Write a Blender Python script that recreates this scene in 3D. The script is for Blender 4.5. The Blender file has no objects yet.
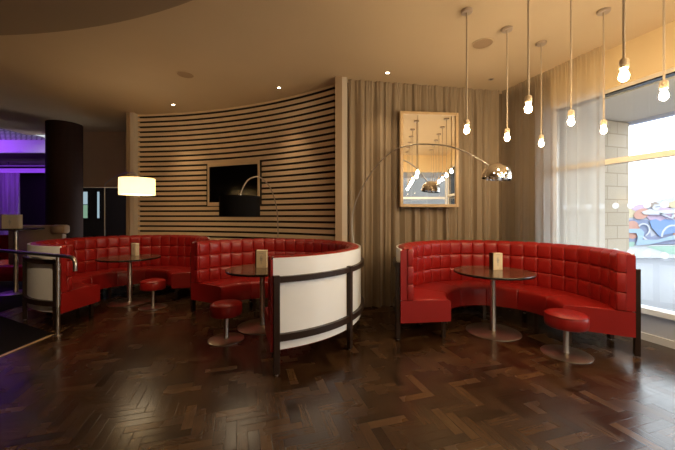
import bpy, bmesh, math, random
from mathutils import Vector, Matrix
random.seed(7)
PI = math.pi
sc = bpy.context.scene
COL = sc.collection
R = math.radians

# ------------------------------------------------------------------ materials
MATS = {}
def new_mat(name):
    m = bpy.data.materials.new(name); m.use_nodes = True
    nt = m.node_tree; nt.nodes.clear()
    return m, nt
def N(nt, typ, **kw):
    n = nt.nodes.new(typ)
    for k, v in kw.items():
        if k in n.inputs: n.inputs[k].default_value = v
        else: setattr(n, k, v)
    return n
def L(nt, a, b): nt.links.new(a, b)
def math_node(nt, op, a, b=None, c=None):
    n = nt.nodes.new('ShaderNodeMath'); n.operation = op
    for i, v in enumerate((a, b, c)):
        if v is None: continue
        if isinstance(v, (int, float)): n.inputs[i].default_value = v
        else: nt.links.new(v, n.inputs[i])
    return n.outputs[0]
def pbr(name, col, rough=.5, metal=0., coat=0., noise=0., nscale=8., bump=0., bscale=60., spec=.5, stretch=(1,1,1), emis=None, estr=0., coat_rough=.1):
    m, nt = new_mat(name)
    b = N(nt, 'ShaderNodeBsdfPrincipled'); o = N(nt, 'ShaderNodeOutputMaterial')
    b.inputs['Base Color'].default_value = (*col, 1)
    b.inputs['Roughness'].default_value = rough; b.inputs['Metallic'].default_value = metal
    b.inputs['Coat Weight'].default_value = coat; b.inputs['Coat Roughness'].default_value = coat_rough
    b.inputs['Specular IOR Level'].default_value = spec
    if emis: b.inputs['Emission Color'].default_value = (*emis, 1); b.inputs['Emission Strength'].default_value = estr
    L(nt, b.outputs[0], o.inputs[0])
    if noise or bump:
        tc = N(nt, 'ShaderNodeTexCoord'); mp = N(nt, 'ShaderNodeMapping'); mp.inputs['Scale'].default_value = stretch
        L(nt, tc.outputs['Object'], mp.inputs[0])
    if noise:
        nz = N(nt, 'ShaderNodeTexNoise', Scale=nscale, Detail=5.); L(nt, mp.outputs[0], nz.inputs['Vector'])
        mx = N(nt, 'ShaderNodeMix', data_type='RGBA')
        mx.inputs[6].default_value = (*[c*(1-noise) for c in col], 1); mx.inputs[7].default_value = (*[min(1, c*(1+noise)) for c in col], 1)
        L(nt, nz.outputs[0], mx.inputs[0]); L(nt, mx.outputs[2], b.inputs['Base Color'])
    if bump:
        n2 = N(nt, 'ShaderNodeTexNoise', Scale=bscale, Detail=4.); L(nt, mp.outputs[0], n2.inputs['Vector'])
        bp = N(nt, 'ShaderNodeBump', Strength=bump, Distance=.01); L(nt, n2.outputs[0], bp.inputs['Height']); L(nt, bp.outputs[0], b.inputs['Normal'])
    MATS[name] = m
    return m
def emit(name, col, s):
    m, nt = new_mat(name); e = N(nt, 'ShaderNodeEmission'); e.inputs[0].default_value = (*col, 1); e.inputs[1].default_value = s
    o = N(nt, 'ShaderNodeOutputMaterial'); L(nt, e.outputs[0], o.inputs[0]); return m

def parquet():
    m, nt = new_mat('parquet')
    tc = N(nt, 'ShaderNodeTexCoord'); mp = N(nt, 'ShaderNodeMapping')
    mp.inputs['Rotation'].default_value = (0, 0, R(-17)); mp.inputs['Scale'].default_value = (1/.0715,)*3
    mp.vector_type = 'POINT'
    L(nt, tc.outputs['Object'], mp.inputs[0])
    sp = N(nt, 'ShaderNodeSeparateXYZ'); L(nt, mp.outputs[0], sp.inputs[0])
    x = math_node(nt, 'ADD', sp.outputs[0], 400.3); y = math_node(nt, 'SUBTRACT', 400.6, sp.outputs[1])
    i = math_node(nt, 'FLOOR', x); j = math_node(nt, 'FLOOR', y)
    fx = math_node(nt, 'SUBTRACT', x, i); fy = math_node(nt, 'SUBTRACT', y, j)
    n = 4
    mm = math_node(nt, 'FLOORED_MODULO', math_node(nt, 'SUBTRACT', i, j), 2*n)
    hor = math_node(nt, 'LESS_THAN', mm, n-.5)            # 1 = horizontal block
    mv = math_node(nt, 'SUBTRACT', mm, n)
    hx = math_node(nt, 'SUBTRACT', i, mm)
    vy = math_node(nt, 'SUBTRACT', j, math_node(nt, 'SUBTRACT', n-1, mv))
    def sel(a, b):   # hor ? a : b
        return math_node(nt, 'ADD', math_node(nt, 'MULTIPLY', a, hor), math_node(nt, 'MULTIPLY', b, math_node(nt, 'SUBTRACT', 1, hor)))
    idx = sel(hx, i); idy = sel(j, vy)
    lu = sel(math_node(nt, 'ADD', mm, fx), math_node(nt, 'ADD', math_node(nt, 'SUBTRACT', n-1, mv), fy))  # 0..4 along
    lv = sel(fy, fx)
    cid = N(nt, 'ShaderNodeCombineXYZ'); L(nt, idx, cid.inputs[0]); L(nt, idy, cid.inputs[1]); L(nt, hor, cid.inputs[2])
    wn = N(nt, 'ShaderNodeTexWhiteNoise', noise_dimensions='3D'); L(nt, cid.outputs[0], wn.inputs['Vector'])
    cr = N(nt, 'ShaderNodeValToRGB')
    el = cr.color_ramp.elements
    cols = [(0, (.024, .011, .0055)), (.3, (.038, .018, .0085)), (.65, (.052, .025, .011)), (.9, (.068, .033, .0135)), (1, (.098, .050, .021))]
    el[0].position, el[0].color = 0, (*cols[0][1], 1); el[1].position, el[1].color = 1, (*cols[-1][1], 1)
    for p, c in cols[1:-1]:
        e = el.new(p); e.color = (*c, 1)
    L(nt, wn.outputs['Value'], cr.inputs[0])
    gv = N(nt, 'ShaderNodeCombineXYZ'); L(nt, math_node(nt, 'MULTIPLY', lu, .35), gv.inputs[0]); L(nt, math_node(nt, 'MULTIPLY', lv, 5.), gv.inputs[1])
    L(nt, math_node(nt, 'MULTIPLY', wn.outputs['Value'], 97.), gv.inputs[2])
    g = N(nt, 'ShaderNodeTexNoise', Scale=1.6, Detail=6., Roughness=.65); L(nt, gv.outputs[0], g.inputs['Vector'])
    gr = N(nt, 'ShaderNodeMapRange'); gr.inputs[1].default_value = .3; gr.inputs[2].default_value = .7; gr.inputs[3].default_value = .66; gr.inputs[4].default_value = 1.3
    L(nt, g.outputs[0], gr.inputs[0])
    # seams
    du = math_node(nt, 'MINIMUM', lu, math_node(nt, 'SUBTRACT', n, lu)); dv = math_node(nt, 'MINIMUM', lv, math_node(nt, 'SUBTRACT', 1, lv))
    d = math_node(nt, 'MINIMUM', du, dv)
    seam = N(nt, 'ShaderNodeMapRange'); seam.inputs[1].default_value = .0; seam.inputs[2].default_value = .05; seam.inputs[3].default_value = .22; seam.inputs[4].default_value = 1.
    L(nt, d, seam.inputs[0])
    f = math_node(nt, 'MULTIPLY', gr.outputs[0], seam.outputs[0])
    mx = N(nt, 'ShaderNodeVectorMath', operation='SCALE'); L(nt, cr.outputs[0], mx.inputs[0]); L(nt, f, mx.inputs['Scale'])
    b = N(nt, 'ShaderNodeBsdfPrincipled'); L(nt, mx.outputs[0], b.inputs['Base Color'])
    big = N(nt, 'ShaderNodeTexNoise', Scale=.12, Detail=3.); L(nt, mp.outputs[0], big.inputs['Vector'])
    rr = N(nt, 'ShaderNodeMapRange'); rr.inputs[1].default_value = .3; rr.inputs[2].default_value = .7; rr.inputs[3].default_value = .17; rr.inputs[4].default_value = .27
    L(nt, big.outputs[0], rr.inputs[0])
    rv = math_node(nt, 'ADD', rr.outputs[0], math_node(nt, 'MULTIPLY', wn.outputs['Value'], .06)); L(nt, rv, b.inputs['Roughness'])
    # each block lies at a slightly different tilt
    sub = N(nt, 'ShaderNodeVectorMath', operation='SUBTRACT'); L(nt, wn.outputs['Color'], sub.inputs[0]); sub.inputs[1].default_value = (.5, .5, .5)
    scl = N(nt, 'ShaderNodeVectorMath', operation='SCALE'); L(nt, sub.outputs[0], scl.inputs[0]); scl.inputs['Scale'].default_value = .008
    bp = N(nt, 'ShaderNodeBump', Strength=.25, Distance=.002); L(nt, seam.outputs[0], bp.inputs['Height'])
    ad = N(nt, 'ShaderNodeVectorMath', operation='ADD'); L(nt, bp.outputs[0], ad.inputs[0]); L(nt, scl.outputs[0], ad.inputs[1])
    nm = N(nt, 'ShaderNodeVectorMath', operation='NORMALIZE'); L(nt, ad.outputs[0], nm.inputs[0]); L(nt, nm.outputs[0], b.inputs['Normal'])
    b.inputs['Specular IOR Level'].default_value = .52
    o = N(nt, 'ShaderNodeOutputMaterial'); L(nt, b.outputs[0], o.inputs[0])
    return m

def curtain_mat(name, c0, c1, transp, tl=.3, tc_=None):
    m, nt = new_mat(name)
    tc = N(nt, 'ShaderNodeTexCoord'); mp = N(nt, 'ShaderNodeMapping'); mp.inputs['Scale'].default_value = (1, 1, .03)
    L(nt, tc.outputs['Object'], mp.inputs[0])
    nz = N(nt, 'ShaderNodeTexNoise', Scale=14., Detail=5.); L(nt, mp.outputs[0], nz.inputs['Vector'])
    nz2 = N(nt, 'ShaderNodeTexNoise', Scale=160., Detail=2.); L(nt, mp.outputs[0], nz2.inputs['Vector'])
    s = math_node(nt, 'ADD', math_node(nt, 'MULTIPLY', nz.outputs[0], .7), math_node(nt, 'MULTIPLY', nz2.outputs[0], .3))
    cr = N(nt, 'ShaderNodeMapRange'); cr.inputs[1].default_value = .35; cr.inputs[2].default_value = .65; L(nt, s, cr.inputs[0])
    mx = N(nt, 'ShaderNodeMix', data_type='RGBA'); mx.inputs[6].default_value = (*c0, 1); mx.inputs[7].default_value = (*c1, 1); L(nt, cr.outputs[0], mx.inputs[0])
    d = N(nt, 'ShaderNodeBsdfPrincipled', Roughness=.6); d.inputs['Sheen Weight'].default_value = .3
    t = N(nt, 'ShaderNodeBsdfTranslucent'); tr = N(nt, 'ShaderNodeBsdfTransparent')
    L(nt, mx.outputs[2], d.inputs['Base Color']); t.inputs[0].default_value = (*(tc_ or c1), 1)
    m1 = N(nt, 'ShaderNodeMixShader'); m1.inputs[0].default_value = tl; L(nt, d.outputs[0], m1.inputs[1]); L(nt, t.outputs[0], m1.inputs[2])
    m2 = N(nt, 'ShaderNodeMixShader'); m2.inputs[0].default_value = transp; L(nt, m1.outputs[0], m2.inputs[1]); L(nt, tr.outputs[0], m2.inputs[2])
    o = N(nt, 'ShaderNodeOutputMaterial'); L(nt, m2.outputs[0], o.inputs[0]); return m

def glass_mat():
    m, nt = new_mat('window_glass')
    tr = N(nt, 'ShaderNodeBsdfTransparent'); tr.inputs[0].default_value = (.96, .98, .98, 1)
    g = N(nt, 'ShaderNodeBsdfGlossy', Roughness=.0); fr = N(nt, 'ShaderNodeFresnel', IOR=1.5)
    mx = N(nt, 'ShaderNodeMixShader'); L(nt, fr.outputs[0], mx.inputs[0]); L(nt, tr.outputs[0], mx.inputs[1]); L(nt, g.outputs[0], mx.inputs[2])
    o = N(nt, 'ShaderNodeOutputMaterial'); L(nt, mx.outputs[0], o.inputs[0]); return m

def shade_mat(name, col, e):
    m, nt = new_mat(name)
    d = N(nt, 'ShaderNodeBsdfDiffuse'); d.inputs[0].default_value = (*col, 1)
    t = N(nt, 'ShaderNodeBsdfTranslucent'); t.inputs[0].default_value = (*col, 1)
    mx = N(nt, 'ShaderNodeMixShader'); mx.inputs[0].default_value = .5; L(nt, d.outputs[0], mx.inputs[1]); L(nt, t.outputs[0], mx.inputs[2])
    em = N(nt, 'ShaderNodeEmission'); em.inputs[0].default_value = (1, .74, .36, 1); em.inputs[1].default_value = e
    a = N(nt, 'ShaderNodeAddShader'); L(nt, mx.outputs[0], a.inputs[0]); L(nt, em.outputs[0], a.inputs[1])
    o = N(nt, 'ShaderNodeOutputMaterial'); L(nt, a.outputs[0], o.inputs[0]); return m

def stone_mat():
    m, nt = new_mat('stone_blocks')
    tc = N(nt, 'ShaderNodeTexCoord'); sp = N(nt, 'ShaderNodeSeparateXYZ'); L(nt, tc.outputs['Object'], sp.inputs[0])
    cb = N(nt, 'ShaderNodeCombineXYZ'); L(nt, math_node(nt, 'ADD', sp.outputs[0], math_node(nt, 'MULTIPLY', sp.outputs[1], .0)), cb.inputs[0]); L(nt, sp.outputs[2], cb.inputs[1])
    br = N(nt, 'ShaderNodeTexBrick'); L(nt, cb.outputs[0], br.inputs['Vector'])
    br.inputs['Color1'].default_value = (.50, .42, .32, 1); br.inputs['Color2'].default_value = (.58, .49, .38, 1); br.inputs['Mortar'].default_value = (.38, .31, .23, 1)
    br.inputs['Scale'].default_value = 1.; br.inputs['Brick Width'].default_value = .46; br.inputs['Row Height'].default_value = .215; br.inputs['Mortar Size'].default_value = .008
    b = N(nt, 'ShaderNodeBsdfPrincipled', Roughness=.9); L(nt, br.outputs[0], b.inputs['Base Color'])
    o = N(nt, 'ShaderNodeOutputMaterial'); L(nt, b.outputs[0], o.inputs[0]); return m

def perforated_mat():
    m, nt = new_mat('perforated_metal')
    tc = N(nt, 'ShaderNodeTexCoord'); mp = N(nt, 'ShaderNodeMapping'); mp.inputs['Scale'].default_value = (7, 7, 7); L(nt, tc.outputs['Object'], mp.inputs[0])
    fr = N(nt, 'ShaderNodeVectorMath', operation='FRACTION'); L(nt, mp.outputs[0], fr.inputs[0])
    sb = N(nt, 'ShaderNodeVectorMath', operation='SUBTRACT'); L(nt, fr.outputs[0], sb.inputs[0]); sb.inputs[1].default_value = (.5, .5, 0)
    mz = N(nt, 'ShaderNodeVectorMath', operation='MULTIPLY'); L(nt, sb.outputs[0], mz.inputs[0]); mz.inputs[1].default_value = (1, 1, 0)
    ln = N(nt, 'ShaderNodeVectorMath', operation='LENGTH'); L(nt, mz.outputs[0], ln.inputs[0])
    lt = math_node(nt, 'LESS_THAN', ln.outputs['Value'], .27)
    mx = N(nt, 'ShaderNodeMix', data_type='RGBA'); L(nt, lt, mx.inputs[0]); mx.inputs[6].default_value = (.2, .2, .2, 1); mx.inputs[7].default_value = (.85, .85, .85, 1)
    b = N(nt, 'ShaderNodeBsdfPrincipled', Roughness=.6); L(nt, mx.outputs[2], b.inputs['Base Color'])
    o = N(nt, 'ShaderNodeOutputMaterial'); L(nt, b.outputs[0], o.inputs[0]); return m

M = dict(
    floor=parquet(),
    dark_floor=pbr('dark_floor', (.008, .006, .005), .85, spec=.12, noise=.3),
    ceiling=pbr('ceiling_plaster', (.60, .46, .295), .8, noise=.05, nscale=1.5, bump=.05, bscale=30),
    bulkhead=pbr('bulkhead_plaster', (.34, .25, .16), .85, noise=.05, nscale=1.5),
    cream_wall=pbr('cream_wall', (.74, .57, .33), .75, noise=.04, nscale=2),
    brown_wall=pbr('brown_wall', (.62, .42, .27), .8, noise=.08, nscale=3),
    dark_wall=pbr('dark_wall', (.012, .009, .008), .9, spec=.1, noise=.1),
    slat=pbr('oak_slat', (.76, .585, .39), .45, noise=.10, nscale=3, stretch=(.6, .6, 12), spec=.4),
    slat_shade=pbr('slat_shade_tone', (.016, .009, .006), .8),  # near-black tone puts the shade of gaps and undersides into the colour
    slat_back=pbr('slat_backing', (.022, .012, .008), .9),
    post=pbr('oak_post', (.36, .255, .165), .5, noise=.1, nscale=4, stretch=(8, 8, .5)),
    post_white=pbr('pale_post', (.62, .55, .47), .4),
    red=pbr('red_leather', (.30, .009, .007), .36, noise=.12, nscale=2.5, bump=.12, bscale=120, coat=.12, coat_rough=.25, spec=.5),
    white=pbr('white_panel', (.86, .87, .88), .28, noise=.02, coat=.3),
    wood=pbr('dark_wood', (.026, .013, .008), .38, noise=.35, nscale=10, stretch=(1, 1, .2), spec=.3),
    top=pbr('table_wood', (.080, .043, .022), .24, noise=.35, nscale=7, stretch=(1, 6, 1), coat=.4),
    edge=pbr('table_edge', (.012, .009, .008), .25),
    steel=pbr('brushed_steel', (.55, .51, .47), .34, metal=1., noise=.1, nscale=30, stretch=(1, 1, .05)),
    chrome=pbr('chrome', (.86, .85, .84), .06, metal=1.),
    brass=pbr('brass', (.85, .60, .32), .35, metal=.5),
    column=pbr('dark_column', (.026, .010, .006), .7, spec=.15, noise=.3, nscale=4, stretch=(3, 3, .3)),
    black_shade=pbr('black_fabric', (.006, .0055, .006), .9, spec=.1, bump=.2, bscale=300),
    black=pbr('black_plastic', (.006, .006, .007), .18),
    screen=pbr('screen_glass', (.003, .003, .004), .16, spec=.25),
    mirror=pbr('mirror_glass', (.93, .92, .90), .005, metal=1.),
    gold_frame=pbr('mirror_frame', (.52, .36, .20), .4, noise=.15, nscale=20),
    card=pbr('cream_card', (.72, .60, .42), .6, noise=.04),
    ink=pbr('grey_ink', (.36, .33, .30), .7),
    red_ink=pbr('red_ink', (.5, .05, .05), .7),
    cord=pbr('cord_fabric', (.46, .37, .27), .6),
    socket=pbr('pale_wood_socket', (.60, .47, .32), .5),
    canopy=pbr('canopy_metal', (.42, .33, .26), .4),
    bulb=emit('bulb_glow', (1, .75, .43), 215.),
    spot=emit('downlight_glow', (1, .86, .62), 30.),
    off=pbr('downlight_off', (.05, .04, .035), .4),
    grille=pbr('speaker_grille', (.40, .27, .16), .7),
    frame=pbr('window_frame', (.68, .62, .54), .45),
    sill=pbr('white_sill', (.80, .80, .80), .4),
    panel=pbr('grey_panel', (.52, .54, .62), .6),
    glass=glass_mat(),
    dots=curtain_mat('frosted_dots', (.95, .96, .97), (.95, .96, .97), .30, .9),
    curtain=curtain_mat('taupe_sheer', (.27, .20, .13), (.40, .305, .205), .04, .2),
    sheer=curtain_mat('window_sheer', (.20, .15, .098), (.34, .27, .19), .50, .78, (.93, .90, .84)),
    bead=curtain_mat('bead_curtain', (.35, .30, .32), (.8, .75, .8), .35),
    stone=stone_mat(),
    soffit=pbr('soffit', (.66, .60, .53), .9),
    fascia=pbr('soffit_edge', (.50, .55, .75), .7),
    street_stone=pbr('street_stone', (.15, .14, .13), .9, noise=.2, nscale=1),
    paving=pbr('paving', (.160, .163, .178), .9, noise=.06, nscale=2),
    purple_paint=pbr('pale_fascia', (.75, .70, .78), .8),
    perforated=perforated_mat(),
    shade_lit=shade_mat('lit_shade', (.85, .75, .55), .66),
    diffuser=emit('lamp_diffuser', (1, .78, .50), 4.),
    curtain_wall=pbr('curtain_wall', (.20, .145, .095), .85),
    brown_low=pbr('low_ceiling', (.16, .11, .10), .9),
    bench_cream=pbr('tan_leather', (.42, .29, .19), .5),
)
for nm, c in dict(m_lav=(.74, .77, .90), m_white=(.88, .89, .95), m_pink=(.80, .55, .78), m_yellow=(.85, .68, .38), m_orange=(.80, .34, .22), m_blue=(.16, .36, .82),
                  m_slate=(.24, .31, .55), m_sky=(.42, .66, .88), m_green=(.40, .72, .55), m_hair=(.42, .30, .22), m_ink=(.10, .12, .28)).items():
    M[nm] = pbr('mural_'+nm, tuple((v*.78+.17)*.56 for v in c), .8)  # mixed towards white, so the outdoor haze sits in the mural colours

# ------------------------------------------------------------------ mesh helpers
def obj(name, bm, mat, parent=None, smooth=None, loc=None):
    me = bpy.data.meshes.new(name)
    bmesh.ops.recalc_face_normals(bm, faces=bm.faces)
    bm.to_mesh(me); bm.free()
    if smooth is not None:
        for p in me.polygons: p.use_smooth = True
        me.set_sharp_from_angle(angle=R(smooth))
    me.materials.append(mat)
    o = bpy.data.objects.new(name, me); COL.objects.link(o)
    if parent: o.parent = parent
    if loc: o.location = loc
    return o
def tag(o, label=None, cat=None, group=None, kind=None):
    if label: o['label'] = label
    if cat: o['category'] = cat
    if group: o['group'] = group
    if kind: o['kind'] = kind
    return o
def thing(name, label, cat, loc=(0, 0, 0), rz=0, group=None):
    o = bpy.data.objects.new(name, None); COL.objects.link(o); o.empty_display_size = .1
    o.location = loc; o.rotation_euler = (0, 0, rz)
    return tag(o, label, cat, group)
def copy_tree(o, parent=None):
    c = o.copy(); COL.objects.link(c); c.parent = parent
    for ch in list(o.children): copy_tree(ch, c)
    return c
def box(bm, x0, x1, y0, y1, z0, z1, bev=0., mat=None):
    vs = [bm.verts.new(p) for p in [(x0, y0, z0), (x1, y0, z0), (x1, y1, z0), (x0, y1, z0), (x0, y0, z1), (x1, y0, z1), (x1, y1, z1), (x0, y1, z1)]]
    fs = [bm.faces.new([vs[i] for i in f]) for f in [(0, 3, 2, 1), (4, 5, 6, 7), (0, 1, 5, 4), (1, 2, 6, 5), (2, 3, 7, 6), (3, 0, 4, 7)]]
    if bev:
        es = set(e for f in fs for e in f.edges)
        r = bmesh.ops.bevel(bm, geom=list(es), offset=bev, segments=2, affect='EDGES', profile=.5)
        vs = list(set([v for v in vs if v.is_valid] + list(r['verts'])))
    if mat is not None: bmesh.ops.transform(bm, matrix=mat, verts=vs)
    return vs
def B(*a, **k):
    bm = bmesh.new(); box(bm, *a, **k); return bm
def lathe(bm, prof, n=40, mat=None, cap0=False, cap1=False):
    rings = []
    allv = []
    for r, z in prof:
        if r < 1e-6:
            v = bm.verts.new((0, 0, z)); rings.append([v]); allv.append(v)
        else:
            ring = [bm.verts.new((r*math.cos(2*PI*k/n), r*math.sin(2*PI*k/n), z)) for k in range(n)]; rings.append(ring); allv += ring
    for a, b in zip(rings, rings[1:]):
        for k in range(n):
            k2 = (k+1) % n
            if len(a) == 1 and len(b) == 1: continue
            if len(a) == 1: bm.faces.new((a[0], b[k], b[k2]))
            elif len(b) == 1: bm.faces.new((a[k], b[0], a[k2]))
            else: bm.faces.new((a[k], b[k], b[k2], a[k2]))
    if mat is not None: bmesh.ops.transform(bm, matrix=mat, verts=allv)
    return allv
def LA(prof, n=40, mat=None):
    bm = bmesh.new(); lathe(bm, prof, n, mat); return bm
def smooth_path(pts, k=6):
    P = [Vector(p) for p in pts]; out = []
    for i in range(len(P)-1):
        p0 = P[max(i-1, 0)]; p1 = P[i]; p2 = P[i+1]; p3 = P[min(i+2, len(P)-1)]
        for s in range(k):
            t = s/k
            out.append(.5*((2*p1)+(-p0+p2)*t+(2*p0-5*p1+4*p2-p3)*t*t+(-p0+3*p1-3*p2+p3)*t**3))
    out.append(P[-1]); return out
def tube(bm, pts, r, n=10):
    P = [Vector(p) for p in pts]; rings = []
    up = Vector((0, 0, 1)); t0 = (P[1]-P[0]).normalized()
    nv = t0.orthogonal().normalized()
    for i, p in enumerate(P):
        t = (P[min(i+1, len(P)-1)]-P[max(i-1, 0)]).normalized()
        nv = (nv - t*nv.dot(t)).normalized(); bv = t.cross(nv)
        rings.append([bm.verts.new(p+r*(math.cos(2*PI*k/n)*nv+math.sin(2*PI*k/n)*bv)) for k in range(n)])
    for a, b in zip(rings, rings[1:]):
        for k in range(n): bm.faces.new((a[k], a[(k+1) % n], b[(k+1) % n], b[k]))
    bm.faces.new(rings[0]); bm.faces.new(rings[-1])
def T(pts, r, n=10):
    bm = bmesh.new(); tube(bm, pts, r, n); return bm
def prism(bm, poly, z0, z1):
    a = [bm.verts.new((x, y, z0)) for x, y in poly]; b = [bm.verts.new((x, y, z1)) for x, y in poly]
    bm.faces.new(a); bm.faces.new(b)
    for i in range(len(poly)):
        j = (i+1) % len(poly); bm.faces.new((a[i], a[j], b[j], b[i]))
def PR(poly, z0, z1):
    bm = bmesh.new(); prism(bm, poly, z0, z1); return bm
def sweep_arc(section, a0, a1, n):
    """closed section [(r,z)] swept around the z axis from angle a0 to a1"""
    bm = bmesh.new(); rings = []
    for k in range(n+1):
        a = a0+(a1-a0)*k/n; c, s = math.cos(a), math.sin(a)
        rings.append([bm.verts.new((r*c, r*s, z)) for r, z in section])
    m = len(section)
    for A, Bq in zip(rings, rings[1:]):
        for i in range(m): bm.faces.new((A[i], A[(i+1) % m], Bq[(i+1) % m], Bq[i]))
    bm.faces.new(rings[0]); bm.faces.new(rings[-1])
    return bm

# ------------------------------------------------------------------ camera
cam = bpy.data.cameras.new('camera'); co = bpy.data.objects.new('camera', cam); COL.objects.link(co)
cam.sensor_width = 36; cam.lens = 36*319/675; cam.shift_y = -8.5/675; cam.clip_start = .05; cam.clip_end = 300
co.location = (0, 0, 1.42); co.rotation_euler = (PI/2, 0, 0); sc.camera = co

# ------------------------------------------------------------------ the setting
CH = 3.52
def S(o): return tag(o, kind='structure')
S(obj('floor', PR([(-3.45, -2.25), (5.2, -.57), (3.2, 6.0), (3.2, 8.2), (-5.0, 8.2), (-5.0, 4.65), (-3.42, 3.86)], -.1, 0), M['floor']))
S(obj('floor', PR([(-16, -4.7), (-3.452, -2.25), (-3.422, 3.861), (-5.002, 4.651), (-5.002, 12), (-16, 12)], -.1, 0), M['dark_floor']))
S(obj('trim_1', PR([(-3.470, -2.2), (-3.440, -2.2), (-3.400, 3.83), (-3.430, 3.83)], 0, .007), M['brass']))
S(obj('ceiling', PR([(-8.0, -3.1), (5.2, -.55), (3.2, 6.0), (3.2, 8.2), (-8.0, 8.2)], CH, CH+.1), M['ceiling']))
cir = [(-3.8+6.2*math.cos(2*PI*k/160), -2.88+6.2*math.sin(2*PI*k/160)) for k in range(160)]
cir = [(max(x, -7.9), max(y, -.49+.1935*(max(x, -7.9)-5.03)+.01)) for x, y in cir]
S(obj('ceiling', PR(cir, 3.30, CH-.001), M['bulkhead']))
# purple lit area of the next room
S(obj('ceiling', B(-16, -8.0, -4.6, 9.0, 3.58, 3.68), M['perforated']))
S(obj('trim_2', B(-16, -7.0, 9.0, 9.1, 3.225, 3.68), M['purple_paint']))
S(obj('ceiling', B(-16, -7.0, 9.1, 11.6, 3.225, 3.3), M['brown_low']))
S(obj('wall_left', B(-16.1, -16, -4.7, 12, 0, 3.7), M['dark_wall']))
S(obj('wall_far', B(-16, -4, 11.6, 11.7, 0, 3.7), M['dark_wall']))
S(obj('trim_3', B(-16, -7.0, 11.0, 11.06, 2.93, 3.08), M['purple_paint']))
t = thing('curtain_track', 'thin dark ceiling track hanging below the purple lit fascia', 'track', (-11.5, 10.6, 3.225))
obj('rail', B(-3.5, 3.3, -.02, .02, -.14, -.10), M['black'], t)
for x in (-2.6, -1.0, .55, 2.2): obj('hanger', T([(x, 0, 0), (x, 0, -.10)], .02, 8), M['black'], t)
# brown wall with a dark opening under it
bw = bmesh.new(); box(bw, -7.0, 3.2, 7.9, 8.0, 2.14, CH); box(bw, -4.95, 3.2, 7.9, 8.0, 0, 2.14)
S(obj('wall_back', bw, M['brown_wall']))
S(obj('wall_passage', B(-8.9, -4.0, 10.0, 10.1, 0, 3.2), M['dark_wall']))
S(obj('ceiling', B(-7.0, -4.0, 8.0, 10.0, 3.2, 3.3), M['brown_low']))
S(obj('wall_light_block', B(-8.15, -8.05, 9.1, 10.0, 0, 3.22), M['dark_wall']))  # added wall hidden by the column, keeps purple light off the passage
wn = S(obj('window_6', B(-8.04, -7.77, 9.955, 9.997, 1.34, 2.22), M['black']))
obj('pane', B(-8.02, -7.80, 9.945, 9.954, 1.80, 2.19), emit('far_day', (.55, .75, .85), .42), wn)
obj('pane', B(-8.02, -7.80, 9.945, 9.954, 1.37, 1.78), emit('far_green', (.42, .72, .50), .32), wn)
wn = S(obj('window_7', B(-7.51, -7.41, 9.955, 9.997, 1.34, 2.22), M['black']))
obj('pane', B(-7.49, -7.43, 9.945, 9.954, 1.37, 2.19), wn.children[0].data.materials[0] if wn.children else emit('far_day2', (.55, .75, .85), .42), wn)
rd = Vector((-.9818, -.190)); rn = Vector((.190, -.9818))
def rpt(s_, o_=0.): return (5.03+rd.x*s_+rn.x*o_, -.49+rd.y*s_+rn.y*o_)
S(obj('wall_rear', PR([rpt(4.15, 0), rpt(21.5, 0), rpt(21.5, .2), rpt(4.15, .2)], 0, 3.7), M['brown_wall']))
S(obj('wall_rear', PR([rpt(-.1, 0), rpt(4.15, 0), rpt(4.15, .2), rpt(-.1, .2)], 2.95, CH), M['cream_wall']))
S(obj('wall_rear', PR([rpt(-.1, 0), rpt(4.15, 0), rpt(4.15, .2), rpt(-.1, .2)], 0, .37), M['panel']))
for k in range(2):
    e = bpy.data.objects.new('window_%d' % (k+8), None); COL.objects.link(e); tag(e, kind='structure')
    e.location = (*rpt(.05+2.03*k), 0); e.rotation_euler = (0, 0, math.atan2(rd.y, rd.x))
    f = bmesh.new(); box(f, 0, .05, .02, .09, .37, 2.95); box(f, 1.97, 2.02, .02, .09, .37, 2.95); box(f, .05, 1.97, .0, .09, 2.02, 2.09)
    obj('window_frame', f, M['sill'], e)
    g_ = bmesh.new(); box(g_, .05, 1.97, .05, .056, .37, 2.02); box(g_, .05, 1.97, .05, .056, 2.09, 2.95)
    obj('pane', g_, M['glass'], e)
S(obj('trim_11', PR([rpt(-3, .25), rpt(9, .25), rpt(9, 2.2), rpt(-3, 2.2)], 3.0, 3.15), M['soffit']))
S(obj('wall_street', PR([rpt(-9, 9), rpt(16, 9), rpt(16, 9.5), rpt(-9, 9.5)], -.1, 13), M['street_stone']))
S(obj('column', LA([(0, 0), (.33, 0), (.33, CH), (0, CH)], 64), M['column'], smooth=40)).location = (-6.2, 7.25, 0)

# back wall behind the curtains
bd = Vector((.985, .173)); 
def backpt(s, off=0): return (.66+bd.x*s-bd.y*off, 4.95+bd.y*s+bd.x*off)
S(obj('wall_back', PR([backpt(-.62, .14), backpt(2.35, .14), backpt(2.35, .30), backpt(-.62, .30)], 0, CH), M['curtain_wall']))
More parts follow.
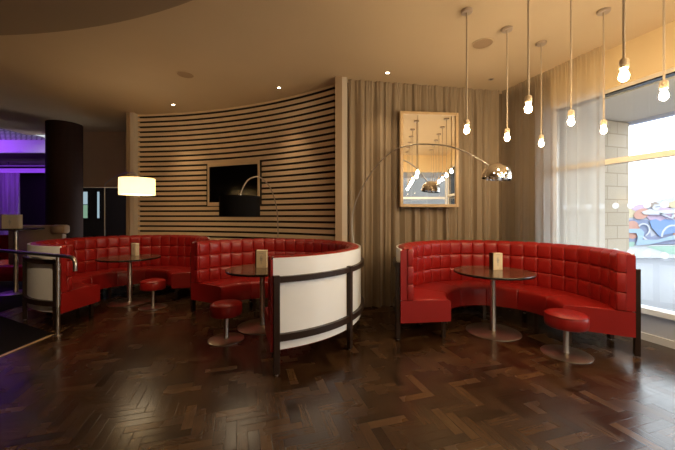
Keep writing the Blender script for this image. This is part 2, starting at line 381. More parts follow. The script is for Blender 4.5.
# window wall
W0 = Vector((3.55, 3.68)); wd = Vector((.321, -.947)).normalized(); wn_ = Vector((.947, .321)).normalized()
def wp(t_, o_=0.):
    p = W0+wd*t_+wn_*o_; return (p.x, p.y)
TE = 4.42
S(obj('wall_right', PR([wp(-2.2, -.02), wp(-1.13, -.02), wp(-1.13, .25), wp(-2.2, .25)], 0, CH), M['curtain_wall']))
S(obj('wall_right', PR([wp(-1.13, -.02), wp(TE, -.02), wp(TE, .25), wp(-1.13, .25)], 3.03, CH), M['cream_wall']))
S(obj('wall_right', PR([wp(-1.13, .0), wp(TE, .0), wp(TE, .2), wp(-1.13, .2)], .08, .31), M['panel']))
S(obj('baseboard_right', PR([wp(-1.13, -.03), wp(TE, -.03), wp(TE, .15), wp(-1.13, .15)], 0, .08), M['sill']))
S(obj('trim_4', PR([wp(-1.13, -.05), wp(TE, -.05), wp(TE, .12), wp(-1.13, .12)], .31, .37), M['sill']))
edges = [-1.13, 1.2, 2.8, 4.4]
WR = Matrix.Rotation(math.atan2(wd.y, wd.x), 4, 'Z')
for k in range(3):
    a, b = edges[k], edges[k+1]; w = b-a
    e = bpy.data.objects.new('window_%d' % (k+1), None); COL.objects.link(e); tag(e, kind='structure')
    e.location = (*wp(a), 0); e.rotation_euler = (0, 0, math.atan2(wd.y, wd.x))
    # local x along the glass, local +y outwards
    f = bmesh.new()
    box(f, 0, .05, .02, .09, .37, 3.03); box(f, w-.05, w, .02, .09, .37, 3.03)
    box(f, .05, w-.05, -.01, .09, 2.08, 2.146); box(f, .05, w-.05, .0, .09, 2.985, 3.03)
    obj('window_frame', f, M['frame'], e)
    obj('gasket', B(.05, w-.05, .0, .095, 2.968, 2.984), M['black'], e)
    g = bmesh.new(); box(g, .05, w-.05, .05, .056, .37, 2.08); box(g, .05, w-.05, .05, .056, 2.146, 2.97)
    obj('pane', g, M['glass'], e)
    dm = bmesh.new()
    nx = int((w-.16)/.159)
    for q in range(nx):
        for z in (1.555, .985):
            x = .10+.159*q+(.0 if k else .068)
            lathe(dm, [(0, 0), (.038, 0), (.038, .001), (0, .001)], 20, Matrix.Translation((x, .049, z)) @ Matrix.Rotation(PI/2, 4, 'X'))
    obj('frosted_dots', dm, M['dots'], e)

# outside
S(obj('ground', PR([wp(-7, .25), wp(4.5, .25), rpt(-.2, .25), rpt(22, .25), rpt(22, 12), (40, -14), (40, 40), (0, 40), (-2, 12.5), (2.6, 8.6)], -.12, -.02), M['paving']))
S(obj('trim_5', PR([wp(-2.4, .25), wp(4.5, .25), wp(7, 1.70), wp(-2.4, 1.78)], 3.0, 3.15), M['soffit']))
S(obj('trim_6', PR([wp(-2.4, 1.78), wp(7, 1.70), wp(7, 1.80), wp(-2.4, 1.88)], 2.95, 3.3), M['fascia']))
st = bmesh.new(); box(st, 0, 1.66, 0, .6, 0, 3.0)
sto = obj('column', st, M['stone']); S(sto); sto.location = (*wp(-1.18, .12), -.02); sto.rotation_euler = (0, 0, R(17.3))

# mural on a street hoarding
mu = thing('street_mural', 'hazy pale street hoarding painted with a cyclist, seen through the window', 'mural', (9.913, 11.0, 0))
def mpoly(name, pts, mat, layer, parent=mu, z=None):
    bm = bmesh.new()
    a = [bm.verts.new((x*.005371, -.012*layer, 2.334-y*.005371)) for x, y in pts]
    b = [bm.verts.new((x*.005371, .10 if layer == 0 else -.012*layer+.011, 2.334-y*.005371)) for x, y in pts]
    bm.faces.new(a); bm.faces.new(b)
    for i in range(len(pts)):
        j = (i+1) % len(pts); bm.faces.new((a[i], a[j], b[j], b[i]))
    return obj(name, bm, M[mat], parent)
def ell(cx, cy, rx, ry, rot=0, n=28, a0=0, a1=2*PI):
    return [(cx+rx*math.cos(a)*math.cos(rot)-ry*math.sin(a)*math.sin(rot), cy+rx*math.cos(a)*math.sin(rot)+ry*math.sin(a)*math.cos(rot)) for a in [a0+(a1-a0)*k/n for k in range(n)]]
def ringpts(cx, cy, r, w, a0, a1, n=24):
    o = [(cx+r*math.cos(a), cy+r*math.sin(a)) for a in [a0+(a1-a0)*k/n for k in range(n+1)]]
    i = [(cx+(r-w)*math.cos(a), cy+(r-w)*math.sin(a)) for a in [a0+(a1-a0)*k/n for k in range(n+1)]]
    return o+i[::-1]
mpoly('hoarding_board', [(-250, 165), (30, 118), (321, 40), (760, -60), (760, 437), (-250, 437)], 'm_lav', 0)
mpoly('painted_ground', [(-250, 330), (30, 345), (150, 350), (760, 340), (760, 436), (-250, 436)], 'm_white', 1)
mpoly('painted_ground', [(130, 362), (321, 358), (560, 350), (620, 400), (450, 415), (290, 412), (200, 385)], 'm_green', 2)
mpoly('painted_ground', [(-100, 330), (60, 332), (52, 364), (-80, 362)], 'm_green', 2)
mpoly('painted_shape', [(-60, 190), (30, 190), (150, 190), (165, 300), (321, 250), (430, 250), (430, 350), (150, 352), (-60, 335)], 'm_slate', 1)
mpoly('painted_shape', [(35, 125), (60, 98), (100, 88), (150, 105), (120, 130), (60, 135)], 'm_pink', 2)
mpoly('painted_shape', [(180, 115), (290, 108), (300, 190), (230, 200), (150, 190), (130, 165)], 'm_pink', 2)
mpoly('painted_shape', [(265, 88), (321, 66), (430, 50), (430, 112), (275, 116)], 'm_yellow', 2)
mpoly('painted_shape', [(-40, 130), (30, 118), (62, 135), (50, 175), (-40, 190)], 'm_yellow', 2)
mpoly('painted_back', ell(100, 153, 52, 32, -.35), 'm_orange', 4)
mpoly('painted_shape', ell(45, 255, 46, 58), 'm_orange', 2)
mpoly('painted_shape', ell(345, 165, 38, 28), 'm_orange', 2)
mpoly('painted_shape', ell(345, 290, 40, 45), 'm_orange', 2)
mpoly('painted_shorts', [(150, 198), (190, 186), (218, 200), (250, 186), (321, 196), (345, 215), (335, 270), (250, 285), (215, 300), (190, 270), (162, 240)], 'm_blue', 4)
mpoly('painted_wheel', ringpts(300, 300, 78, 10, PI, 2*PI), 'm_white', 5)
mpoly('painted_wheel', ringpts(110, 255, 42, 8, 1.2*PI, 2.4*PI), 'm_white', 5)
mpoly('painted_bicycle', [(85, 290), (95, 284), (150, 330), (142, 338)], 'm_white', 5)
mpoly('painted_river', [(-100, 250), (90, 248), (112, 270), (100, 318), (200, 318), (321, 284), (430, 275), (430, 302), (250, 325), (140, 350), (58, 355), (72, 300), (60, 275), (-100, 275)], 'm_sky', 6)
mpoly('painted_arm', [(95, 142), (150, 122), (200, 132), (290, 130), (330, 128), (330, 146), (285, 150), (180, 160), (110, 156)], 'm_white', 6)
mpoly('painted_arm', [(200, 150), (290, 185), (310, 168), (300, 150), (284, 176), (225, 148)], 'm_lav', 6)
mpoly('painted_head', ell(183, 108, 24, 24), 'm_white', 7)
mpoly('painted_hair', [(146, 108), (150, 84), (178, 76), (202, 88), (198, 94), (172, 92), (160, 112)], 'm_hair', 8)
mpoly('painted_line', [(178, 108), (206, 104), (206, 108), (178, 112)], 'm_ink', 8)
mpoly('painted_line', [(146, 158), (210, 158), (290, 190), (288, 193), (208, 161), (146, 161)], 'm_ink', 8)

# slatted wall: curved, concave towards the room
scx, scy, sR = -4.598, -.943, 7.56
A0, A1 = R(52.9), R(87.0)
sw = bpy.data.objects.new('wall_slatted', None); COL.objects.link(sw); tag(sw, kind='structure'); sw.location = (scx, scy, 0)
obj('backing', sweep_arc([(sR+.045, 0), (sR+.10, 0), (sR+.10, CH), (sR+.045, CH)], A0, A1, 60), M['slat_back'], sw, 30)
def slats(aa, ab, z0, z1):
    bmx = bmesh.new()
    n = max(4, int(60*(ab-aa)/(A1-A0)))
    for (u, v) in [(z, z2) for z, z2 in zz if z >= z0-.001 and z2 <= z1+.001]:
        rings = []
        for k in range(n+1):
            a = aa+(ab-aa)*k/n; c, s = math.cos(a), math.sin(a)
            rings.append([bmx.verts.new((r*c, r*s, z)) for r, z in ((sR-.026, u), (sR+.045, u), (sR+.045, v), (sR-.026, v))])
        for P_, Q_ in zip(rings, rings[1:]):
            for i in range(4):
                f_ = bmx.faces.new((P_[i], P_[(i+1) % 4], Q_[(i+1) % 4], Q_[i])); f_.material_index = 0 if i == 3 else 1
        bmx.faces.new(rings[0]); bmx.faces.new(rings[-1])
    return bmx
zz = []
zt = CH
g = 3.461
while g > .08:
    zz.append((g+.018, zt)); zt = g-.018; g -= .1017
zz.append((0, zt))
obj('slats', slats(A0, A1, 0, CH), M['slat'], sw, 30).data.materials.append(M['slat_shade'])
S(obj('trim_7', B(-.035, .068, 4.78, 5.12, 0, CH), M['post']))
S(obj('trim_8', B(.0685, .148, 4.80, 5.10, 0, CH), M['post_white']))
S(obj('trim_9', B(-4.24, -4.185, 6.40, 6.70, 0, CH), M['post']))
S(obj('trim_10', B(-4.1845, -4.115, 6.44, 6.66, 0, CH), M['post_white']))

# television in its niche
def on_wall(a, r): return (scx+r*math.cos(a), scy+r*math.sin(a))
tva = math.atan2(6.11-scy, -1.985-scx)
px, py = on_wall(tva, sR-.045)
tv = thing('television', 'black flat television screen set in the slatted wall above the centre booth', 'television', (px, py, 1.66), tva-PI/2)
for x_ in (-.635, .6005): obj('niche_edge', B(x_, x_+.0345, -.02, .05, -.03, .80), M['slat_back'], tv)
fb = bmesh.new(); box(fb, -.60, -.575, -.035, .05, -.03, .80); box(fb, .56, .60, -.035, .05, -.03, .80); box(fb, -.575, .56, -.035, .05, .735, .80); box(fb, -.575, .56, -.035, .05, -.03, .035)
obj('frame', fb, M['slat'], tv)
obj('screen', B(-.574, .559, -.012, .05, .036, .734, bev=.004), M['screen'], tv)

# ------------------------------------------------------------------ curtains
def curtain(name, pts, z0, z1, mat, amp, freq, seed, label, cat='curtain', parent=None, spread=None):
    rnd = random.Random(seed)
    P = [Vector(p) for p in pts]
    seg = [(P[i+1]-P[i]).length for i in range(len(P)-1)]; tot = sum(seg)
    n = int(tot*130); nz = 34
    ph = [(rnd.uniform(0, 6.28), rnd.uniform(.7, 1.45)) for _ in range(5)]
    ph2 = [rnd.uniform(0, 6.28) for _ in range(6)]
    bm = bmesh.new(); rows = []
    for j in range(nz+1):
        v = j/nz; z = z1-(z1-z0)*v
        row = []
        for i in range(n+1):
            s = tot*i/n; q = s; k = 0
            while k < len(seg)-1 and q > seg[k]: q -= seg[k]; k += 1
            d = (P[k+1]-P[k]).normalized(); nn = Vector((d.y, -d.x))
            base = P[k]+d*q
            u = s*freq*2*PI+.9*math.sin(s*2.3+ph2[0])+.7*math.sin(s*5.1+ph2[1])+.35*v*math.sin(s*3.7+ph2[2])
            a = math.sin(u)*.6+.4*math.sin(u*.53+ph2[3]+.5*v)+.28*math.sin(u*1.9+ph2[4]+.6*v)
            h = math.sin(s*2*PI*22+ph2[5]+1.3*math.sin(s*17))
            fall = min(1, v*9)
            off = amp*a*(.35*(1-fall)+fall*(.65+.35*v))+.007*h*(1-fall)
            if v < .02: off += .010
            p = base+nn*off+d*(.012*math.sin(u*1.3+2)*fall)
            row.append(bm.verts.new((p.x, p.y, z)))
        rows.append(row)
    for a, b in zip(rows, rows[1:]):
        for i in range(n): bm.faces.new((a[i], a[i+1], b[i+1], b[i]))
    o = obj(name, bm, mat, parent, 80)
    if label: tag(o, label, cat)
    return o
curtain('curtain', [backpt(-.50, .02), backpt(2.07, .02)], .015, CH-.005, M['curtain'], .056, 6.5, 3, 'taupe floor-length curtain behind the mirror and the two booths')
cd = Vector((.321, -.947)).normalized()
c0 = Vector(backpt(2.14, .02))
curtain('curtain', [tuple(c0), tuple(c0+cd*1.53)], .015, CH-.005, M['sheer'], .024, 6.5, 11, 'sheer taupe curtain drawn partly across the big window')
bt = curtain('bead_curtain', [(-14.2, 11.0), (-10.95, 11.0)], .6, 2.93, M['bead'], .05, 6, 5, 'purple lit bead curtain hanging in the far dark room')

# ------------------------------------------------------------------ booths
def polar(r, a, z=0): return (r*math.cos(a), r*math.sin(a), z)
def post_bm(Rr, a, z0, z1, hw=.028, r0=-.002, r1=.045):
    m = Matrix.Rotation(a, 4, 'Z')
    return B(Rr+r0, Rr+r1, -hw, hw, z0, z1, bev=.003, mat=m)
def make_booth(label, loc, Rr, a0, a1, posts, inner_posts, seams):
    t = thing('banquette_booth', label, 'banquette', (*loc, 0), 0, 'red horseshoe banquettes')
    pan0, pan1, top = .215, 1.045, 1.06
    n = 84
    e = .012/Rr
    obj('outer_panel', sweep_arc([(Rr-.022, pan0), (Rr, pan0), (Rr, pan1), (Rr-.022, pan1)], a0, a1, n), M['white'], t, 30)
    for z0, z1 in ((.827, .88), (.300, .363)):
        obj('rail', sweep_arc([(Rr+.001, z0), (Rr+.040, z0), (Rr+.040, z1), (Rr+.001, z1)], a0+e, a1-e, n), M['wood'], t, 30)
    for k, a in enumerate(posts):
        z1 = .89
        lg = obj('leg', post_bm(Rr, a, .012, z1), M['wood'], t)
        fm = bmesh.new(); lathe(fm, [(0, 0), (.016, 0), (.016, .012), (0, .012)], 14, Matrix.Translation(polar(Rr+.02, a)))
        obj('foot', fm, M['steel'], lg)
    for a in inner_posts:
        m = Matrix.Rotation(a, 4, 'Z')
        obj('leg', B(Rr-.555, Rr-.515, -.02, .02, 0, .20, mat=m), M['wood'], t)
    # tufted backrest
    ro = Rr-.0225; ri = Rr-.145
    ncol = round((a1-a0)*ri/.172); U = [0, .025, .07, .2, .5, .8, .93, .975]
    def pil(u): return max(0., 1-abs(2*u-1)**5)**.55
    angs = []; pu = []
    for c in range(ncol):
        for u in U: angs.append(a0+(a1-a0)*(c+u)/ncol); pu.append(pil(u))
    angs.append(a1); pu.append(0.)
    zb = .44; rowsz = [.44, .645, .85, top-.03]
    bm = bmesh.new(); rings = []
    for a, p in zip(angs, pu):
        c, s = math.cos(a), math.sin(a); sec = []
        for r_ in range(3):
            for v in U:
                q = pil(v); z = rowsz[r_]+(rowsz[r_+1]-rowsz[r_])*v
                sec.append((ri+.006-.024*p*q, z))
        # over the top
        sec.append((ri+.010, rowsz[3]))
        for v in (.12, .3, .5, .7, .88):
            th = v
            r2 = ri+.010+(ro-ri-.010)*v
            sec.append((r2, rowsz[3]+.006+.024*(math.sin(PI*v)**.4)*(.35+.65*p)))
        sec.append((ro, rowsz[3])); sec.append((ro, zb))
        rings.append([bm.verts.new((r*c, r*s, z)) for r, z in sec])
    m = len(rings[0])
    for Aq, Bq in zip(rings, rings[1:]):
        for i in range(m): bm.faces.new((Aq[i], Aq[(i+1) % m], Bq[(i+1) % m], Bq[i]))
    for rg, sg in ((rings[0], -1), (rings[-1], 1)): bm.faces.new(rg)
    obj('backrest', bm, M['red'], t, 60)
    for sgn, a in ((-1, a0), (1, a1)):
        def span(d0, d1):
            return (a-d1/Rr, a-d0/Rr) if sgn < 0 else (a+d0/Rr, a+d1/Rr)
        aa, ab = span(.0004, .022)
        obj('end_pad', sweep_arc([(Rr-.072, .462), (Rr+.001, .462), (Rr+.001, 1.02), (Rr-.008, 1.03), (Rr-.064, 1.03), (Rr-.072, 1.02)], aa, ab, 2), M['red'], t, 30)
        obj('seat_end', sweep_arc([(Rr-.600, .202), (Rr+.001, .202), (Rr+.001, .450), (Rr-.05, .458), (Rr-.56, .452), (Rr-.600, .435)], aa, ab, 2), M['red'], t, 30)
        ec = bmesh.new(); am = a+sgn*.016/Rr
        for z0_, z1_ in ((.462, .643), (.647, .848), (.852, 1.052)):
            box(ec, Rr-.150, Rr-.0735, -.016, .016, z0_, z1_, bev=.010, mat=Matrix.Rotation(am, 4, 'Z'))
        obj('end_cushion', ec, M['red'], t, 60)
    # seat
    s_in = Rr-.60; s_out = Rr-.0225
    angs = []; seam = []
    S_ = [0, .012, .03, .08, .2, .35, .5, .65, .8, .92, .97, .988]
    for c in range(seams):
        for u in S_:
            angs.append(a0+(a1-a0)*(c+u)/seams); seam.append(min(1, min(u, 1-u)/.02)**.5)
    angs.append(a1); seam.append(0)
    bm = bmesh.new(); rings = []
    for k, (a, q) in enumerate(zip(angs, seam)):
        c, s = math.cos(a), math.sin(a)
        ed = 1 if 0 < k < len(angs)-1 else 0
        d = .008*(1-q) if ed else .012
        zt = .452-d
        sec = [(s_in+d, .20), (s_in+d-.006, .23), (s_in+d-.010, .32), (s_in+d-.006, .41), (s_in+.006+d, zt-.012), (s_in+.03, zt), (s_in+.25, zt+.010), (s_out-.12, zt+.004), (s_out, zt-.01), (s_out, .20)]
        rings.append([bm.verts.new((r*c, r*s, z)) for r, z in sec])
    m = len(rings[0])
    for Aq, Bq in zip(rings, rings[1:]):
        for i in range(m): bm.faces.new((Aq[i], Aq[(i+1) % m], Bq[(i+1) % m], Bq[i]))
    bm.faces.new(rings[0]); bm.faces.new(rings[-1])
    obj('seat', bm, M['red'], t, 50)
    return t
D = R
make_booth('red horseshoe banquette in front of the window and mirror, open to the room', (1.925, 3.775), 1.212, D(-27.3), D(185.7),
           [D(-26.2), D(-4), D(48), D(112), D(150), D(184.4)], [D(-24), D(25), D(80), D(135), D(181.5)], 6)
make_booth('red horseshoe banquette with broad white outer panel, middle of the three', (-.995, 4.09), 1.292, D(-71.2), D(152),
           [D(-70), D(-31), D(14), D(34), D(110), D(150.8)], [D(-66), D(-10), D(60), D(110), D(147)], 6)
make_booth('shadowed red banquette beside the steel handrail, furthest from the window', (-3.38, 5.2), 1.205, D(19), D(265.2),
           [D(20.2), D(60), D(100), D(145), D(185), D(222), D(264)], [D(24), D(90), D(150), D(210), D(259)], 6)

# ------------------------------------------------------------------ tables and stools
def make_table(label, loc, rt=.455, rb=.313, h=.745, group='round tables inside the booths', name='pedestal_table'):
    t = thing(name, label, 'table', (*loc, 0), R(20), group)
    tp = obj('tabletop', LA([(0, h-.028), (rt-.006, h-.028), (rt, h-.022), (rt, h-.008), (rt-.006, h), (0, h)], 72), M['top'], t, 30)
    obj('edge_band', LA([(rt-.001, h-.026), (rt+.003, h-.022), (rt+.003, h-.006), (rt-.001, h-.002)], 72), M['edge'], tp, 60)
    obj('pedestal', LA([(0, .012), (.045, .012), (.034, .03), (.034, h-.05), (.09, h-.04), (.09, h-.028), (0, h-.028)], 32), M['steel'], t, 35)
    obj('base', LA([(0, 0), (rb, 0), (rb, .006), (rb-.012, .011), (.05, .018), (0, .018)], 64), M['steel'], t, 35)
    return t
make_table('round dark wood table on a steel pedestal inside the window side booth', (1.92, 3.94))
make_table('round dark wood table under the black drum lamp shade', (-.975, 4.14))
make_table('round dark wood table under the lit cream drum lamp shade', (-3.45, 5.30))
def make_stool(label, loc, rb=.226, rs=.19, h=.43):
    t = thing('round_stool', label, 'stool', (*loc, 0), 0, 'low round stools')
    z0 = h-.145
    st_ = obj('seat', LA([(0, z0), (rs-.012, z0), (rs-.002, z0+.008), (rs+.003, z0+.05), (rs+.003, h-.045), (rs-.002, h-.022), (rs-.014, h-.008), (rs-.05, h+.002), (0, h+.008)], 56), M['red'], t, 50)
    obj('piping', LA([(rs-.006, h-.020), (rs+.003, h-.024), (rs+.005, h-.017), (rs-.001, h-.012)], 56), M['red'], st_, 50)
    obj('pedestal', LA([(0, .01), (.036, .012), (.026, .03), (.026, z0), (0, z0)], 28), M['steel'], t, 35)
    obj('base', LA([(0, 0), (rb, 0), (rb, .006), (rb-.012, .011), (.04, .018), (0, .018)], 64), M['steel'], t, 35)
    return t
make_stool('low red round stool in front of the window side booth', (2.364, 3.30))
make_stool('low red round stool by the table under the black drum lamp shade', (-1.286, 3.69), rb=.20, rs=.175)
make_stool('low red round stool in shadow beside the furthest booth table', (-2.89, 5.0), rb=.20, rs=.175)

def make_menu(label, loc, rz, w=.14, h=.215, d=.06):
    t = thing('menu_holder', label, 'menu', loc, rz, 'menu holders on the tables')
    obj('wooden_spine', B(-w/2-.012, -w/2+.004, -d/2, d/2, 0, h, bev=.002), M['wood'], t)
    c = obj('menu_card', B(-w/2+.005, w/2, -d/2, d/2, 0, h-.004, bev=.002), M['card'], t)
    bm = bmesh.new()
    for x0, x1, z0, z1 in ((-.003, .003, .05, .165), (-.014, -.008, .09, .15), (.010, .014, .10, .14), (-.02, .02, .118, .123), (-.012, .016, .095, .099), (.02, .05, .02, .024), (-.03, .03, .19, .194)):
        box(bm, x0, x1, -d/2-.0012, -d/2-.0002, z0, z1)
    obj('print', bm, M['ink'], c)
    return t
make_menu('cream menu card in dark holder on the window side table', (2.02, 4.06, .745), R(14))
make_menu('cream menu card standing on the table under the black lamp shade', (-1.0, 4.22, .745), R(-5), h=.235)
make_menu('cream menu card with dark spine on the table in the furthest booth', (-3.52, 5.55, .745), R(-62+30), w=.15)

# ------------------------------------------------------------------ arc lamps
def lamp(label, base, path, head, kind, br=.15):
    t = thing('arc_floor_lamp', label, 'floor lamp', (*base, 0), 0, None)
    off = Vector((base[0], base[1], 0))
    obj('base', LA([(0, 0), (br, 0), (br, .025), (br-.008, .032), (0, .032)], 40), M['steel'], t, 35)
    pts = [Vector((0, 0, .03)), Vector((0, 0, path[0][2]*.5))]+[Vector(p)-off for p in path]
    obj('arm', T(smooth_path(pts, 7), .009 if kind != 'dome' else .010, 10), M['steel' if kind != 'black' else 'canopy'], t, 60)
    h = Vector(head)-off
    if kind == 'dome':
        r = .170
        prof = [(r*math.cos(a), r*math.sin(a)) for a in [PI/2*k/18 for k in range(19)]]
        prof = [(p[0], p[1]+.03) for p in prof]; prof[-1] = (0, r+.03)
        prof = [(r-.004, 0), (r, 0)]+prof
        inner = [(0, r+.024)]+[((r-.006)*math.cos(a), (r-.006)*math.sin(a)+.03) for a in [PI/2-PI/2*k/18 for k in range(1, 19)]]+[(r-.006, 0)]
        m = Matrix.Translation(h) @ Matrix.Rotation(R(7), 4, 'Y')
        s = obj('lamp_shade', LA(prof+inner, 56, m), M['chrome'], t, 50)
        obj('bulb', LA([(0, 0.05), (.03, .06), (.04, .09), (.025, .13), (.02, .17), (0, .17)], 20, m), M['white'], s, 50)
    else:
        r, hh = (.262, .265) if kind == 'black' else (.252, .262)
        m = Matrix.Translation(h)
        s = obj('lamp_shade', LA([(r, 0), (r, hh), (r-.004, hh), (r-.004, 0), (r, 0)], 64, m), M['black_shade' if kind == 'black' else 'shade_lit'], t, 35)
        obj('diffuser', LA([(0, .012), (r-.006, .012), (r-.006, .018), (0, .018)], 64, m), M['diffuser'], s)
        sp = bmesh.new()
        for q in range(3):
            a = q*2*PI/3; tube(sp, [h+Vector((0, 0, hh-.004)), h+Vector(((r-.005)*math.cos(a), (r-.005)*math.sin(a), hh-.004))], .004, 6)
        lathe(sp, [(0, hh-.06), (.02, hh-.06), (.02, hh+.03), (0, hh+.03)], 16, m)
        obj('spider', sp, M['steel'], s)
    return t
lamp('chrome dome arc lamp reaching across the mirror over the window side booth', (.30, 4.78),
     [(.222, 4.82, 1.2), (.242, 4.815, 1.518), (.351, 4.769, 1.816), (.557, 4.663, 2.144), (.791, 4.544, 2.353), (1.02, 4.426, 2.412), (1.238, 4.315, 2.398), (1.441, 4.21, 2.351), (1.599, 4.13, 2.281), (1.712, 4.072, 2.209), (1.86, 3.996, 2.085), (1.885, 3.98, 2.06)],
     (1.965, 3.95, 1.885), 'dome', .07)
lamp('arc lamp with black drum shade hanging over the middle booth', (-1.045, 5.60),
     [(-1.04, 5.57, 1.18), (-1.045, 5.55, 1.432), (-1.058, 5.45, 1.65), (-1.09, 5.246, 1.86), (-1.136, 4.998, 1.975), (-1.182, 4.787, 2.013), (-1.218, 4.622, 1.989), (-1.253, 4.465, 1.931), (-1.279, 4.345, 1.829), (-1.3, 4.25, 1.705)],
     (-1.3, 4.25, 1.425), 'black', .06)
lamp('arc lamp with glowing cream drum shade over the furthest booth', (-4.67, 6.40),
     [(-4.67, 6.4, 1.7), (-4.67, 6.4, 1.94), (-4.64, 6.37, 2.06), (-4.4, 6.16, 2.12), (-4.085, 5.88, 2.157), (-3.64, 5.49, 2.17), (-3.3, 5.19, 2.13), (-3.2, 5.1, 2.06)],
     (-3.2, 5.1, 1.765), 'lit', .15)

# ------------------------------------------------------------------ pendants
def make_pendant(label, loc):
    t = thing('pendant_lamp', label, 'pendant lamp', (*loc, 0), 0, 'bare bulb pendants')
    obj('canopy', LA([(0, CH-.028), (.050, CH-.028), (.057, CH-.022), (.057, CH-.001), (0, CH-.001)], 32), M['canopy'], t, 35)
    obj('cord', T([(0, 0, 2.40), (0, 0, CH-.028)], .0075, 10), M['cord'], t, 60)
    obj('socket', LA([(0, 2.345), (.022, 2.345), (.026, 2.352), (.026, 2.39), (.021, 2.402), (.009, 2.408), (0, 2.408)], 24), M['socket'], t, 50)
    obj('bulb', LA([(0, 2.262), (.011, 2.266), (.020, 2.273), (.0255, 2.285), (.0262, 2.298), (.022, 2.314), (.015, 2.330), (.013, 2.346), (0, 2.346)], 14), M['bulb'], t, 80)
    return t
lab = {
 (0, 0): 'bare bulb pendant just right of the mirror, glowing above its top corner',
 (0, 1): 'bare bulb pendant with starry glow, hung in front between two smaller bulbs by the dome',
 (0, 2): 'bare bulb pendant in front of the yellow wall, largest and nearest bulb',
 (1, 0): 'bare bulb pendant hanging directly above the chrome dome lamp',
 (1, 1): 'bare bulb pendant glowing in front of the sheer curtain, left of the stone pillar',
 (1, 2): 'bare bulb pendant at the right edge, against the soffit outside the window',
 (2, 0): 'smallest and furthest bare bulb pendant, in front of the curtain right of the chrome dome',
 (2, 1): 'bare bulb pendant beside the stone pillar, at the free edge of the sheer curtain'}
first = None
for a, (x, y) in enumerate([(1.317, 3.25), (1.895, 3.563), (2.459, 3.85)]):
    for k in range(7):
        p = {(0, 1): (1.556, 2.60), (0, 2): (1.79, 1.994), (1, 1): (2.164, 2.956), (1, 2): (2.372, 2.318), (2, 1): (2.712, 3.25)}.get((a, k)) or (x+(.243, .245, .253)[a]*k, y-(.64, .625, .60)[a]*k)
        lb = lab.get((a, k), 'bare bulb pendant outside the frame, seen only as a reflection in the mirror')
        if first is None: first = make_pendant(lb, p)
        else:
            c = copy_tree(first); c.location = (*p, 0); c['label'] = lb

# ------------------------------------------------------------------ ceiling fittings
def downlight(loc, label, on=True):
    t = thing('downlight', label, 'ceiling light', (*loc, CH), 0, 'recessed downlights')
    obj('trim_ring', LA([(.026, -.001), (.042, -.001), (.042, -.006), (.026, -.008)], 28), M['canopy'], t, 50)
    obj('lens', LA([(0, -.0035), (.0255, -.0035), (.0255, -.001), (0, -.001)], 24), M['spot' if on else 'off'], t)
    if on:
        l = bpy.data.lights.new('downlight_beam', 'SPOT'); l.energy = 34; l.color = (1, .72, .42); l.spot_size = R(70); l.spot_blend = 1.; l.shadow_soft_size = .03
        o = bpy.data.objects.new('downlight_beam', l); COL.objects.link(o); o.location = (loc[0], loc[1], CH-.02)
downlight((-3.08, 5.98), 'small lit downlight above the left end of the slatted wall')
downlight((-.95, 5.19), 'small lit downlight above the slatted wall, over the middle booth')
downlight((.731, 4.655), 'small lit downlight above the curtain between slatted wall and mirror')
downlight((2.35, 4.88), 'unlit dark downlight near the corner of the curtains', False)
for loc, lb in (((-2.25, 4.72), 'round flush ceiling speaker above the slatted wall'), ((1.76, 3.87), 'round flush ceiling speaker among the pendant bulbs')):
    t = thing('ceiling_speaker', lb, 'speaker', (*loc, CH), 0, 'round ceiling speakers')
    obj('rim', LA([(.112, -.001), (.125, -.001), (.125, -.006), (.112, -.008)], 40), M['ceiling'], t, 50)
    obj('grille', LA([(0, -.0045), (.111, -.0045), (.111, -.001), (0, -.001)], 40), M['grille'], t)

# ------------------------------------------------------------------ mirror
ma = math.atan2(bd.y, bd.x)
mx0, my0 = .955, 4.885
mi = thing('wall_mirror', 'tall framed mirror on the curtain, reflecting rows of bulbs', 'mirror', (mx0, my0, 1.565), R(6))
w, h = .93, 1.465
fb = bmesh.new()
box(fb, 0, .045, -.03, .025, 0, h, bev=.004); box(fb, w-.045, w, -.03, .025, 0, h, bev=.004); box(fb, .0455, w-.0455, -.03, .025, 0, .045, bev=.004); box(fb, .0455, w-.0455, -.03, .025, h-.045, h, bev=.004)
obj('frame', fb, M['gold_frame'], mi)
obj('mirror_glass', B(.044, w-.044, -.006, .02, .044, h-.044), M['mirror'], mi)

# ------------------------------------------------------------------ handrail
t = thing('handrail', 'brushed steel handrail with hooked end beside the furthest booth', 'handrail', (-3.34, 3.81, 0))
o_ = Vector((-3.34, 3.81, 0))
rp = [(-7.0, 5.45, .954), (-4.88, 4.49, .954), (-3.47, 3.86, .954), (-3.16, 3.72, .954), (-3.05, 3.665, .945), (-2.99, 3.635, .90), (-2.985, 3.63, .80)]
bm = bmesh.new(); tube(bm, [Vector(p)-o_ for p in rp[:2]]+smooth_path([Vector(p)-o_ for p in rp[1:]], 8)[1:], .021, 14)
obj('rail', bm, M['steel'], t, 50)
for nm, dx, dy in (('post', 0, 0), ('post', -2.0, .905), ('post', -3.4, 1.54)):
    pm = Matrix.Translation((dx, dy, 0))
    p = obj(nm, LA([(0, 0), (.021, 0), (.021, .94), (0, .94)], 20, pm), M['steel'], t, 40)
    obj('collar', LA([(0, 0), (.045, 0), (.045, .008), (.022, .014)], 24, pm), M['steel'], p, 40)
    obj('sleeve', LA([(.021, .35), (.027, .35), (.027, .86), (.021, .86)], 24, pm), M['steel'], p, 40)

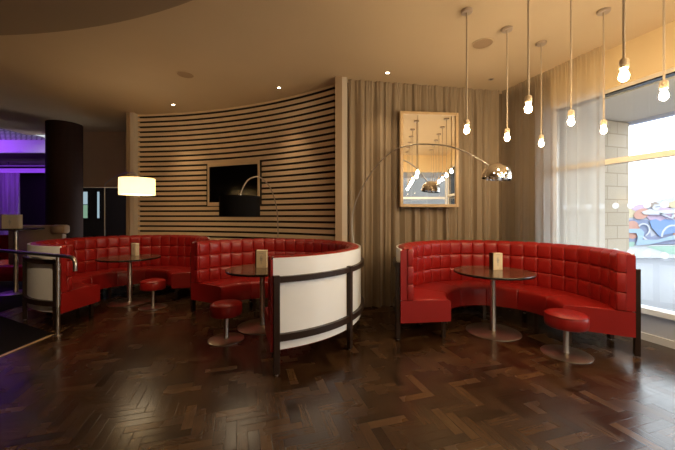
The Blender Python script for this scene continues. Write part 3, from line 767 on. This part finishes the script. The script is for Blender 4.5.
# ------------------------------------------------------------------ next room, left
make_table('high round bar table in the purple lit room on the left edge', (-6.0, 5.95), rt=.40, rb=.25, h=1.20, group=None, name='bar_table')
mm_ = make_menu('pale menu block standing on the high bar table', (-6.12, 6.0, 1.20), R(15), w=.26, h=.26, d=.12)
t = thing('lounge_bench', 'tan backed bench behind the furthest booth, in front of the column', 'bench', (-6.05, 6.72, 0))
obj('backrest', B(-.85, .30, -.05, .06, .35, 1.24, bev=.03), M['bench_cream'], t, 40)
obj('bolster', B(.12, .42, -.14, .02, 1.06, 1.25, bev=.05), M['bench_cream'], t, 40)
obj('seat', B(-.85, .40, -.34, -.06, .12, .42, bev=.03), M['red'], t, 40)
t = thing('wall_bench', 'dark red bench in shadow at the left edge behind the high table', 'bench', (-8.1, 7.3, 0))
obj('backrest', B(-1.4, .6, 0, .14, .35, 1.0, bev=.03), M['red'], t, 40)
obj('seat', B(-1.4, .6, -.55, -.005, .12, .45, bev=.03), M['red'], t, 40)

# ------------------------------------------------------------------ lights
def area(name, loc, target, size, e, col, size_y=None, spread=None):
    l = bpy.data.lights.new(name, 'AREA'); l.energy = e; l.color = col; l.size = size
    if size_y: l.shape = 'RECTANGLE'; l.size_y = size_y
    if spread: l.spread = R(spread)
    o = bpy.data.objects.new(name, l); COL.objects.link(o); o.location = loc
    o.rotation_euler = (Vector(target)-Vector(loc)).to_track_quat('-Z', 'Y').to_euler(); return o
def point(name, loc, e, col, r=.05):
    l = bpy.data.lights.new(name, 'POINT'); l.energy = e; l.color = col; l.shadow_soft_size = r
    o = bpy.data.objects.new(name, l); COL.objects.link(o); o.location = loc; return o
def spot(name, loc, target, e, col, size=60, r=.05, blend=.6):
    l = bpy.data.lights.new(name, 'SPOT'); l.energy = e; l.color = col; l.shadow_soft_size = r; l.spot_size = R(size); l.spot_blend = blend
    o = bpy.data.objects.new(name, l); COL.objects.link(o); o.location = loc
    o.rotation_euler = (Vector(target)-Vector(loc)).to_track_quat('-Z', 'Y').to_euler(); return o
WARM = (1, .72, .42)
point('drum_lamp_light', (-3.2, 5.1, 1.90), 7, (1, .72, .40), .06)
PUR = (.33, .07, 1.)
area('purple_cove', (-12.2, 7.6, 3.1), (-12.2, 9.1, 3.5), 6., 78, PUR, .3)
area('purple_wash', (-11.5, 10.2, 3.15), (-11.6, 11.3, 1.5), 4, 13, PUR, .3)
spot('purple_spot', (-7.4, 6.2, 3.4), (-6.3, 6.0, 0), 90, PUR, 30, .05)
# downlights of the room behind and above the viewer
for x, y in ((-1.2, 1.5), (-3.2, 1.0), (-1.0, -.8), (-4.5, -1.)):
    spot('unseen_spot', (x, y, 3.28), (x, y, 0), 16, WARM, 75, .04)
spot('unseen_spot', (-3.0, 2.2, 3.28), (-3.6, 4.3, .4), 85, WARM, 62, .04)  # added unseen spot, brightens the furthest booth's side panel and nearby floor
# sky
wld = bpy.data.worlds.new('sky'); sc.world = wld; wld.use_nodes = True
bg = wld.node_tree.nodes['Background']; bg.inputs[0].default_value = (.88, .94, 1, 1); bg.inputs[1].default_value = 4.0

sc.view_settings.view_transform = 'Standard'; sc.view_settings.look = 'None'; sc.view_settings.gamma = 1; sc.view_settings.exposure = .566
sc.view_settings.use_curve_mapping = False
try:
    sc.cycles.use_denoising = True; sc.cycles.denoiser = 'OPENIMAGEDENOISE'
    sc.cycles.max_bounces = 8; sc.cycles.diffuse_bounces = 5; sc.cycles.glossy_bounces = 4; sc.cycles.transparent_max_bounces = 16
    sc.cycles.sample_clamp_indirect = 6
except Exception: pass
